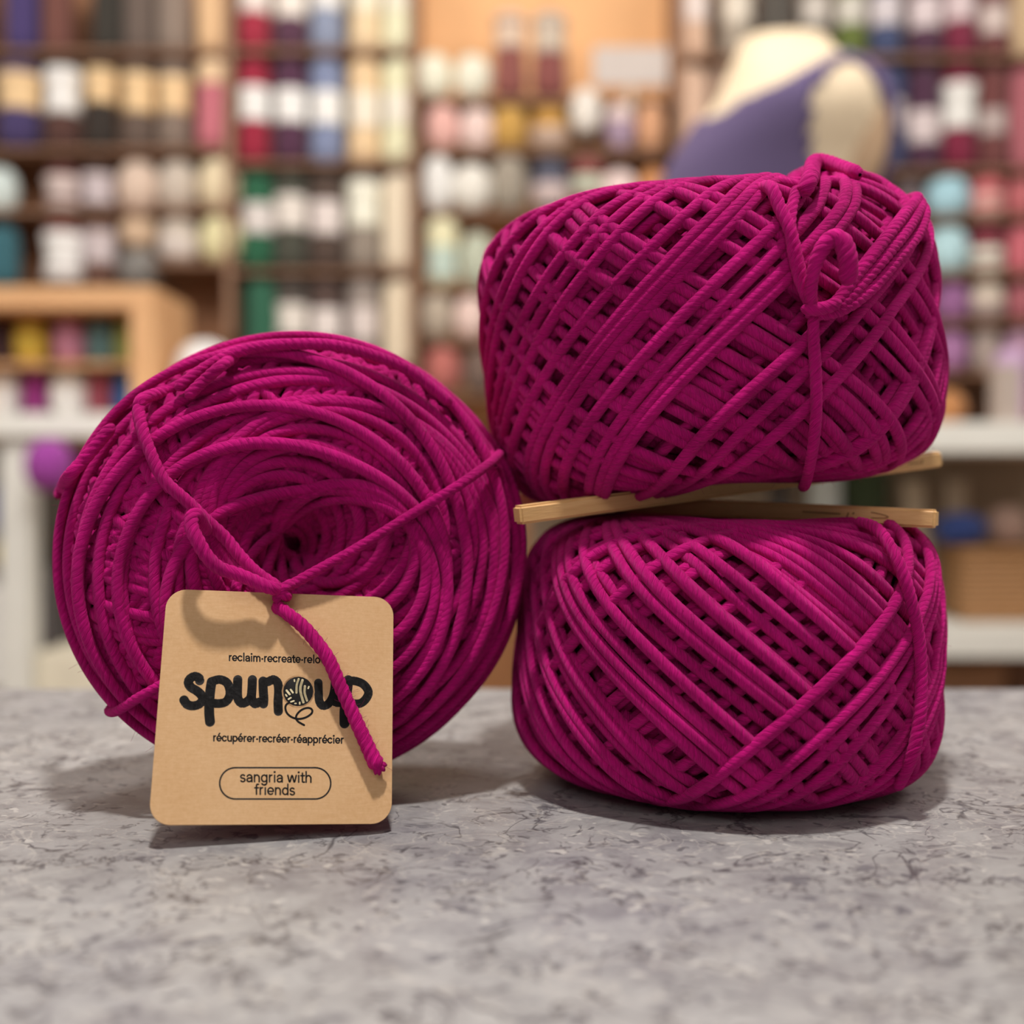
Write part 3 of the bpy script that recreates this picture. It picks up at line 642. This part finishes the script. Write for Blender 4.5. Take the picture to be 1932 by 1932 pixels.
for c, hx, x, y0, y1, w, b, kd in (('pale blue', '#c4def2', 2, 318, 404, 66, None, 'ball'), ('wine', '#5e3836', 120, 312, 404, 66, wb(368, 58, '#bfb2b0'), 'skein'), ('dark brown', '#54403a', 186, 312, 404, 60, wb(362, 56, '#b5acb2', 'pale grey'), 'skein'), ('pinkish beige', '#c8b4a6', 262, 305, 404, 78, None, 'ball'), ('pale grey', '#b8aea4', 336, 305, 401, 74, None, 'ball'), ('cream', '#dcc5a8', 415, 300, 401, 80, None, 'ball')):
    skein(c, hx, x, y0, y1, w, pl, b, group=g, kind=kd)
pl = 'in the bottom row, far left shelf'
for c, hx, x, y0, y1, w, b, kd in (('teal', '#35626e', 6, 425, 546, 62, None, 'skein'), ('wine', '#6a3c38', 122, 412, 546, 76, wb(490, 92), 'skein'), ('dark brown', '#64483f', 190, 412, 546, 62, wb(470, 58, '#b8aeb2', 'pale grey'), 'skein'), ('slate grey', '#787674', 264, 472, 546, 78, None, 'ball'), ('pale grey', '#b4aaa0', 338, 408, 501, 74, wb(472, 40, '#c2bab6'), 'ball'), ('buttery cream', '#e4cda4', 418, 405, 501, 80, None, 'ball')):
    skein(c, hx, x, y0, y1, w, pl, b, group=g, kind=kd)
skein('beige', '#c4ab92', 262, 404, 472, 70, 'resting on the slate grey ball of the far left shelf', group=g, kind='ball')
g = 'skeins on the shelf behind the left yarn ball'
cols = ((480, 'red'), (549, 'plum'), (617, 'blue'), (690, 'beige'), (753, 'cream'))
pl = 'in the top row behind the left ball'
for x, c, hx, b in ((480, 'crimson', '#94293e', wb(2, 56, '#dccac6')), (549, 'plum', '#503246', wb(12, 56, '#d8ccc6')), (617, 'slate blue', '#7f89a2', wb(0, 48)), (690, 'beige', '#d6bd9c', wb(6, 48, '#dccbb8')), (753, 'pale cream', '#f0e2b6', wb(4, 46, '#dccfc0'))):
    skein(c, hx, x, -100, 105, 64, pl, b, group=g)
pl = 'in the second row behind the left ball'
for x, c, hx, b in ((480, 'crimson', '#8c2038', wb(202, 62)), (549, 'plum', '#4a2a42', wb(206, 62)), (617, 'slate blue', '#7580a0', wb(210, 62)), (688, 'beige', '#d4b894', wb(214, 66, '#dccabc')), (753, 'pale cream', '#ecdcb4', wb(212, 60, '#ddcfc4'))):
    skein(c, hx, x, 112, 315, 64, pl, b, group=g)
pl = 'in the third row behind the left ball'
for x, c, hx, b in ((487, 'forest green', '#22583f', wb(417, 56, '#c2bdbc')), (550, 'charcoal green', '#42433b', wb(405, 62, '#cbc5c0')), (616, 'dark brown', '#4a3c36', wb(415, 62, '#c8bfbe')), (686, 'taupe', '#857b72', wb(390, 84, '#d8d4c6')), (753, 'beige', '#d4c6b2', None)):
    skein(c, hx, x, 328, 515, 64, pl, b, group=g)
pl = 'in the bottom row behind the left ball'
for x, c, hx, b in ((495, 'forest green', '#2a5a46', None), (552, 'charcoal', '#47403c', wb(606, 58, '#c8c2bc')), (616, 'dark brown', '#4c3c38', wb(614, 58, '#c8c0be')), (686, 'grey', '#8a807b', wb(612, 58, '#c0b6b4', 'pale grey')), (754, 'beige', '#d0c2ac', None)):
    skein(c, hx, x, 525, 701, 62, pl, b, group=g)
g = 'yarn on the centre shelf'
for x, c, hx, y0, y1, w, b, pl, kd in (
    (818, 'ivory', '#f2e4c2', 104, 189, 70, None, 'in the top row, centre shelf', 'ball'), (892, 'cream', '#e8dcc4', 106, 189, 70, None, 'in the top row, centre shelf', 'ball'),
    (962, 'maroon', '#7d4a46', 22, 189, 62, (64, 66, '#bca898', 'beige'), 'in the top row, centre shelf', 'skein'), (1037, 'dark red', '#7a4644', 22, 189, 66, (70, 72, '#ada194', 'grey'), 'in the top row, centre shelf', 'skein'),
    (1105, 'ivory', '#dccec8', 168, 254, 60, None, 'leaning beside the mustard yarn of the centre shelf', 'ball'),
    (835, 'dusty pink', '#cfa29c', 200, 286, 66, None, 'in the second row, centre shelf', 'ball'), (900, 'pale pink', '#e2bcb8', 206, 286, 66, None, 'in the second row, centre shelf', 'ball'),
    (962, 'mustard', '#b08a48', 202, 286, 70, None, 'in the second row, centre shelf', 'ball'), (1036, 'golden brown', '#a87e3e', 202, 286, 70, wb(266, 36, '#b09a8c', 'beige'), 'in the second row, centre shelf', 'ball'),
    (1170, 'lilac', '#98849a', 196, 286, 56, wb(212, 40, '#c6b4b2', 'pale pink'), 'in the second row, centre shelf', 'ball'), (1228, 'peach', '#bf9070', 196, 286, 56, None, 'in the second row, centre shelf', 'ball'),
    (826, 'white', '#e4dcd2', 296, 401, 60, None, 'in the third row, centre shelf', 'ball'), (890, 'off-white', '#d9d0ca', 312, 401, 76, None, 'in the third row, centre shelf', 'ball'), (960, 'warm grey', '#8f877c', 296, 401, 72, None, 'in the third row, centre shelf', 'ball'),
    (1038, 'navy', '#484a5a', 300, 401, 70, wb(372, 40, '#b4a4a4', 'pale'), 'in the third row, centre shelf', 'ball'), (1108, 'brick red', '#763f3c', 296, 401, 66, wb(352, 30, '#a8b0a0', 'pale green'), 'in the third row, centre shelf', 'skein'), (1168, 'pale pink', '#e6bebc', 322, 401, 70, None, 'in the third row, centre shelf', 'ball'), (1232, 'tan', '#b88054', 318, 401, 56, None, 'in the third row, centre shelf', 'ball'),
    (834, 'cream', '#dccfae', 412, 544, 62, wb(500, 60, '#a8b8b0', 'mint'), 'in the fourth row, centre shelf', 'skein'), (900, 'sage', '#aab0a0', 440, 544, 66, None, 'in the fourth row, centre shelf', 'ball'),
    (824, 'warm grey', '#a39789', 556, 641, 66, None, 'in the fifth row, centre shelf', 'ball'), (888, 'pale rose', '#d6bab4', 560, 641, 62, None, 'in the fifth row, centre shelf', 'ball'),
    (835, 'brick red', '#a8625c', 656, 744, 70, None, 'in the bottom row, centre shelf', 'ball'), (905, 'brown', '#6a5850', 660, 744, 62, None, 'in the bottom row, centre shelf', 'ball')):
    skein(c, hx, x, y0, y1, w, pl, b, group=g, kind=kd, Z=ZS+(.0 if 'leaning' not in pl else 0))
g = 'yarn on the right wall shelf'
pl = 'in the top row, right shelf'
for x, c, hx, w, b in ((1308, 'pinkish tan', '#c8a892', 58, wb(20, 56, '#d8c6c2')), (1390, 'light grey', '#968c80', 62, wb(22, 56, '#c8c0b4')), (1465, 'dark grey', '#4e4a46', 66, None), (1537, 'grey', '#5c5852', 60, wb(25, 54, '#b8b2ac')), (1605, 'olive green', '#5c6a34', 60, wb(26, 54, '#bdbab2')), (1671, 'denim blue', '#404a6c', 62, wb(26, 58, '#c0bac0')), (1745, 'plum', '#4e3146', 64, wb(30, 60, '#c8bcc0')), (1810, 'burgundy', '#742840', 62, wb(18, 56, '#c8b8bc')), (1874, 'maroon', '#683a3c', 58, wb(44, 52, '#c2b4b0')), (1932, 'beige', '#c0a888', 54, None)):
    skein(c, hx, x, -80, 117, w, pl, b, group=g)
pl = 'in the second row, right shelf'
for x, c, hx, w, b in ((1304, 'pinkish tan', '#c8aa96', 60, None), (1362, 'taupe', '#8a7466', 58, None), (1678, 'denim blue', '#343e62', 62, wb(222, 54, '#b4acb0')), (1742, 'plum', '#472a40', 64, wb(245, 60, '#c0b4b6')), (1808, 'burgundy', '#72203a', 66, wb(206, 84, '#dcdad0')), (1872, 'maroon', '#683c3c', 58, wb(236, 46, '#a89a98', 'grey')), (1930, 'rose', '#a4606a', 56, None)):
    skein(c, hx, x, 128, 327, w, pl, b, group=g)
for x, c, hx, y0, y1, w, b, pl, kd in (
    (1715, 'grey', '#5e5356', 336, 415, 56, None, 'in the third row, right shelf', 'ball'), (1786, 'sky blue', '#9cc4de', 332, 415, 84, None, 'in the third row, right shelf', 'ball'), (1860, 'coral pink', '#bc6068', 330, 415, 66, wb(390, 44, '#c4a098', 'beige'), 'in the third row, right shelf', 'skein'), (1926, 'rose', '#b4666c', 332, 415, 58, None, 'in the third row, right shelf', 'ball'),
    (1786, 'pale blue', '#a8cadf', 428, 521, 82, None, 'in the fourth row, right shelf', 'ball'), (1860, 'wine', '#74303c', 424, 521, 66, wb(496, 48, '#ddd4c6', 'cream'), 'in the fourth row, right shelf', 'skein'), (1926, 'rose pink', '#bc6470', 424, 521, 58, None, 'in the fourth row, right shelf', 'skein'),
    (1794, 'lilac', '#8a5c8a', 532, 611, 68, None, 'in the fifth row, right shelf', 'ball'), (1860, 'cream', '#c8bcae', 532, 611, 66, wb(592, 36, '#948480', 'grey'), 'in the fifth row, right shelf', 'ball'), (1926, 'dusky rose', '#a05c66', 530, 611, 58, None, 'in the fifth row, right shelf', 'ball'),
    (1792, 'violet', '#9a6c98', 622, 705, 66, None, 'in the bottom row, right shelf', 'ball'), (1858, 'grey', '#9c8e88', 618, 705, 54, None, 'in the bottom row, right shelf', 'skein'), (1922, 'mauve', '#a8849c', 620, 705, 60, None, 'in the bottom row, right shelf', 'skein')):
    skein(c, hx, x, y0, y1, w, pl, b, group=g, kind=kd)
# small price card on the centre wall
crd = empty('price_card', at(1190, 190, 2.63)); tag(crd, 'white price card standing on the centre shelf beside the dress form', 'card')
p = at(1190, 125, 2.63)-crd.location
box_obj('card_face', p, (.165, .004, .085), plain('white_card', lin('#d2c8c4', 1.1), .8), crd, .001)
box_obj('card_stem', (0, .004, p.z/2-.01), (.012, .005, p.z+.0), plain('clear_stem', lin('#b8a898', KBG), .4), crd, .001)

# ------------------------------------------------------------------ lower display: white shelving, crate, baskets
ZL = 2.25
WHM = plain('white_painted_shelf', lin('#ddd5cd', KBG), .5, .03)
def lbox(name, x0, x1, y0, y1, Z0, Z1, mat, parent, bev=.002):
    p, q = at(x0, y0, ZL), at(x1, y1, ZL); return box_obj(name, Vector(((p.x+q.x)/2, (Z0+Z1)/2, (p.z+q.z)/2))-parent.location, (abs(q.x-p.x), Z1-Z0, abs(p.z-q.z)), mat, parent, bev)
def unit(label, x, yb): 
    o = empty('display_shelf', at(x, yb, ZL)); tag(o, label, 'shelf'); return o
fy = CY+CAMZ/ZL*FPX
u1 = unit('white display shelf with posts at the lower left', 160, fy)
lbox('shelf_top', -120, 700, 787, 828, 2.10, 2.52, WHM, u1); lbox('shelf_post', 56, 108, 828, fy, 2.12, 2.17, WHM, u1); lbox('shelf_post', 640, 690, 828, fy, 2.12, 2.17, WHM, u1)
lbox('lower_panel', 112, 640, 1215, fy, 2.14, 2.40, plain('beige_panel', lin('#d8ccba', KBG), .6), u1); lbox('lower_panel', -120, 54, 1310, fy, 2.14, 2.44, plain('beige_panel', lin('#d8ccba', KBG), .6), u1)
lbox('back_board', 112, 640, 832, 1212, 2.46, 2.50, plain('pale_blue_board', lin('#a8b4c0', KBG), .6), u1)
lbox('back_board', -120, 54, 832, 1305, 2.46, 2.50, plain('grey_board', lin('#75726f', KBG), .6), u1)
cr = empty('wooden_crate', at(135, 787, ZL)); tag(cr, 'pale wooden crate of yarn on the white shelf at the lower left', 'crate')
CRW = wood('pale_crate_wood', lin('#b98c63', KBG), lin('#c89e74', KBG), .6, (4, 14, 14))
lbox('top_board', -60, 312, 552, 590, 2.18, 2.42, CRW, cr); lbox('side_board', 268, 312, 590, 786.5, 2.18, 2.42, CRW, cr); lbox('side_board', -60, -40, 590, 786.5, 2.18, 2.42, CRW, cr)
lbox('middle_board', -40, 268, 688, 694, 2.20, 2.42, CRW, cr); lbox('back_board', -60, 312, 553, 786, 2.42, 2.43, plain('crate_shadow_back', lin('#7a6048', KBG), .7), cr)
g = 'yarn in the wooden crate'
for x, c, hx, w in ((2, 'dark aubergine', '#3c2c34', 44), (60, 'mustard yellow', '#c4ae48', 64), (132, 'orchid pink', '#b47e9a', 62), (192, 'teal', '#567a80', 56), (239, 'olive green', '#84904e', 48)):
    skein(c, hx, x, 600, 687.5, w, 'in the upper row of the wooden crate', Z=2.28, group=g, kind='ball')
for x, c, hx, w in ((8, 'white', '#e0e0de', 62), (68, 'magenta purple', '#80286e', 54), (132, 'pale mint white', '#dce6e4', 72), (190, 'maroon', '#8a4050', 52), (239, 'cobalt blue', '#245a94', 48)):
    skein(c, hx, x, 700, 786, w, 'in the lower row of the wooden crate', Z=2.28, group=g, kind='ball')
skein('white', '#e4dcd6', 386, 642, 786, 118, 'on the white shelf right of the wooden crate', Z=2.28, kind='ball')
bn = empty('storage_bin', at(8, 1309, ZL)); tag(bn, 'grey storage bin with a white paper sheet under the white shelf', 'bin')
lbox('bin_body', -60, 52, 1080, 1309, 2.18, 2.42, plain('grey_bin', lin('#7c7a7c', KBG), .6), bn, .004); lbox('paper_sheet', -30, 38, 1100, 1280, 2.174, 2.18, plain('white_sheet', lin('#d8dcea', KBG), .8), bn, .001)
g = 'balls on the grey storage bin'
skein('yellow', '#d0c068', 24, 1012, 1079, 62, 'on the grey storage bin', Z=2.24, group=g, kind='ball')
skein('royal blue', '#20428e', 16, 908, 1012, 70, 'on top of the yellow ball by the white post', Z=2.25, group=g, kind='ball')
skein('purple', '#8e3a90', 92, 836, 926, 88, 'hanging in front of the white shelf post', Z=2.05, kind='ball')
skein('dark red', '#6a2c38', 152, 840, 940, 60, 'under the white shelf right of the purple ball', Z=2.2, kind='ball')
# right lower display
u2 = unit('white two-tier display shelf at the lower right', 1720, fy)
lbox('shelf_top', 980, 2060, 803, 855, 2.10, 2.50, WHM, u2); lbox('shelf_tier', 1200, 2060, 1167, 1218, 2.10, 2.50, WHM, u2)
lbox('back_board', 1000, 2060, 857, 1165, 2.47, 2.50, plain('taupe_board', lin('#857464', KBG), .7), u2); lbox('back_board', 1200, 2060, 1220, fy, 2.47, 2.50, plain('brown_board', lin('#6e5140', KBG), .7), u2)
lbox('shelf_post', 1830, 1872, 700, 802, 2.12, 2.16, plain('grey_post', lin('#a4978f', KBG), .6), u2)
lbox('shelf_post', 1210, 1250, 857, fy, 2.12, 2.17, WHM, u2); lbox('shelf_post', 2000, 2040, 857, fy, 2.12, 2.17, WHM, u2)
skein('lavender', '#b294b6', 1908, 655, 802, 62, 'standing on the white display shelf at the right edge', Z=2.28)
skein('amber brown', '#a87448', 1786, 735, 802, 70, 'lying on the white display shelf behind the upper ball', Z=2.28, kind='ball')
g = 'cream rolls on the lower right display'
for x, w, hx, c in ((1750, 46, '#b8a894', 'left'), (1802, 42, '#b0a08e', 'right')):
    p = at(x, 1166, 2.345); p.z = at(0, 1166, 2.25).z+.004; o = lathe('paper_roll', [(.02, 0), (.023, .002), (.023, .255), (.020, .257), (.018, .254)], 18, plain('cream_paper'+c, lin(hx, KBG), .8)); o.location = p
    if c == 'left': o.rotation_euler = (0, math.radians(-7), 0)
    tag(o, f'tall cream roll leaning behind the blue ball, {c} one of the pair', 'roll', g)
skein('dark green', '#3a4630', 1628, 862, 1166, 96, 'seen through the gap between the wooden sticks', Z=2.39)
skein('pale blue', '#c8d0e4', 1556, 870, 1166, 60, 'beside the dark green skein in the stick gap', Z=2.36)
bk = empty('wicker_basket', at(1868, 1166, 2.25)); tag(bk, 'brown wicker basket on the lower white shelf at right', 'basket')
kW = N('brown_wicker'); w = kW.t.nodes.new('ShaderNodeTexWave'); w.bands_direction = 'Z'; w.inputs['Scale'].default_value = 28; w.inputs['Distortion'].default_value = 2; kW.l(objco(kW), w.inputs['Vector'])
kW.l(kW.ramp(w.outputs['Fac'], [(0, lin('#7e5836', KBG)), (1, lin('#a87c50', KBG))]), kW.b.inputs['Base Color']); kW.l(kW.bump(w.outputs['Fac'], .004), kW.b.inputs['Normal'])
bm = bmesh.new(); box(bm, (0, 0, .066), (.15, .12, .132), .012); bm_obj('basket_body', bm, kW.m, bk)
box_obj('basket_rim', (0, 0, .130), (.158, .128, .012), kW.m, bk, .004)
skein('royal blue', '#2e4078', 1812, 968, 1030, 96, 'piled on the wicker basket at right', Z=2.26, kind='ball')
skein('greyish pink', '#a08478', 1900, 955, 1030, 72, 'piled on the wicker basket right of the blue ball', Z=2.26, kind='ball')
bx = empty('storage_box', at(1800, fy, 2.28)); tag(bx, 'tan cardboard box under the lower white shelf at right', 'box')
hz_ = at(0, 1232, 2.28).z
box_obj('box_body', (0, 0, hz_/2-.01), (.13, .14, hz_-.02), plain('tan_box', lin('#957258', KBG), .7), bx, .003); box_obj('box_lid', (0, 0, hz_-.015), (.14, .15, .03), plain('tan_box', lin('#957258', KBG), .7), bx, .003)

# ------------------------------------------------------------------ dress form in a purple knitted top
ZD = 1.62
df = empty('dress_form', Vector((at(1470, 0, ZD).x, ZD, 0))); tag(df, 'cream dress form wearing a purple sleeveless knitted top, behind the upper ball', 'dress form')
PR = [(80, 1400, 1556, .050), (98, 1392, 1562, .054), (115, 1382, 1580, .062), (135, 1374, 1606, .085), (160, 1366, 1636, .125), (200, 1346, 1655, .165), (250, 1308, 1660, .185), (300, 1276, 1658, .178), (345, 1252, 1650, .165), (430, 1238, 1636, .150), (520, 1262, 1620, .135), (620, 1300, 1602, .122), (700, 1292, 1610, .130), (780, 1290, 1616, .135), (980, 1290, 1616, .135)]
def torso(infl, yl0, yl1, keep=None, nseg=128, nlev=150):
    ys = np.linspace(yl0, yl1, nlev); a = np.array(PR, float)
    sm = lambda k: np.convolve(np.pad(np.interp(np.linspace(80, 980, 400), a[:, 0], a[:, k]), 12, 'edge'), np.ones(25)/25, 'valid')
    gx = np.linspace(80, 980, 400); L = np.interp(ys, gx, sm(1)); R_ = np.interp(ys, gx, sm(2)); D = np.interp(ys, gx, sm(3))
    V = []; F = []
    for y, l, r, d in zip(ys, L, R_, D):
        for i in range(nseg):
            th = 2*math.pi*i/nseg; c, s = math.cos(th), math.sin(th); e = .85
            x = (l+r)/2+((r-l)/2)*math.copysign(abs(c)**e, c); p = at(x, y, ZD)-df.location
            hw = (r-l)/2/FPX*ZD
            V.append((p.x+infl*c, d*math.copysign(abs(s)**e, s)+infl*s, p.z))
    for j in range(nlev-1):
        for i in range(nseg):
            q = (j*nseg+i, (j+1)*nseg+i, (j+1)*nseg+(i+1) % nseg, j*nseg+(i+1) % nseg)
            if keep is None or keep(Vector(np.mean([V[k] for k in q], axis=0))): F.append(q)
    if keep is None: F.append(tuple(range(nseg))); F.append(tuple((nlev-1)*nseg+i for i in range(nseg-1, -1, -1)))
    return V, F
CRM = plain('cream_cloth', lin('#e0cdb0', 1.0), .8, .04, 60); PUR = None
def pxy(v): q = v+df.location; d = min(q.y, ZD); return (CX+q.x/d*FPX, CY-(q.z-CAMZ)/d*FPX)
def keep(v):
    x, y = pxy(v)
    yn = np.interp(x, [1200, 1335, 1352, 1365, 1400, 1470, 1540, 1562, 1600, 1700], [230, 228, 222, 216, 190, 160, 122, 110, 96, 96])
    if y < yn: return False
    if v.y < 0 and ((x-1602)/76)**2+((y-248)/136)**2 < 1: return False
    return True
V, F = torso(0, 82, 800); mesh_obj('torso_form', V, F, CRM, df)
kP = N('purple_knit'); w = kP.t.nodes.new('ShaderNodeTexWave'); w.bands_direction = 'X'; w.inputs['Scale'].default_value = 90; w.inputs['Distortion'].default_value = 1; kP.l(objco(kP), w.inputs['Vector'])
kP.l(kP.ramp(w.outputs['Fac'], [(0, lin('#5a4c72', 1.0)), (1, lin('#6c5e86', 1.0))]), kP.b.inputs['Base Color']); kP.b.inputs['Roughness'].default_value = .9; kP.l(kP.bump(w.outputs['Fac'], .0015, .6), kP.b.inputs['Normal'])
V, F = torso(.005, 90, 790, keep); gm = mesh_obj('knitted_top', V, F, kP.m, df); gm['label'] = 'purple sleeveless knitted top'
sol = gm.modifiers.new('thick', 'SOLIDIFY'); sol.thickness = .004; sol.offset = 0
bm = bmesh.new(); bmesh.ops.create_uvsphere(bm, u_segments=32, v_segments=20, radius=1.0)
p = at(1602, 246, ZD-.13)-df.location; bmesh.ops.transform(bm, matrix=Matrix.Translation(p) @ Matrix.Rotation(math.radians(-16), 4, 'Z') @ Matrix.Diagonal((.048, .022, .084, 1)), verts=bm.verts)
bm_obj('arm_plate', bm, plain('beige_arm_cloth', lin('#b89a7c', 1.0), .8, .04, 60), df, True)
zb = at(0, 796, ZD).z
lathe('stand_pole', [(.014, .02), (.014, zb+.01)], 16, plain('dark_metal', lin('#3a3634'), .4), df)
lathe('stand_base', [(.16, 0), (.16, .012), (.06, .025), (.016, .04)], 32, plain('dark_metal', lin('#3a3634'), .4), df)
dup_ = {l for l in ITEMS if ITEMS.count(l) > 1}
if dup_: print('DUP LABELS', dup_)
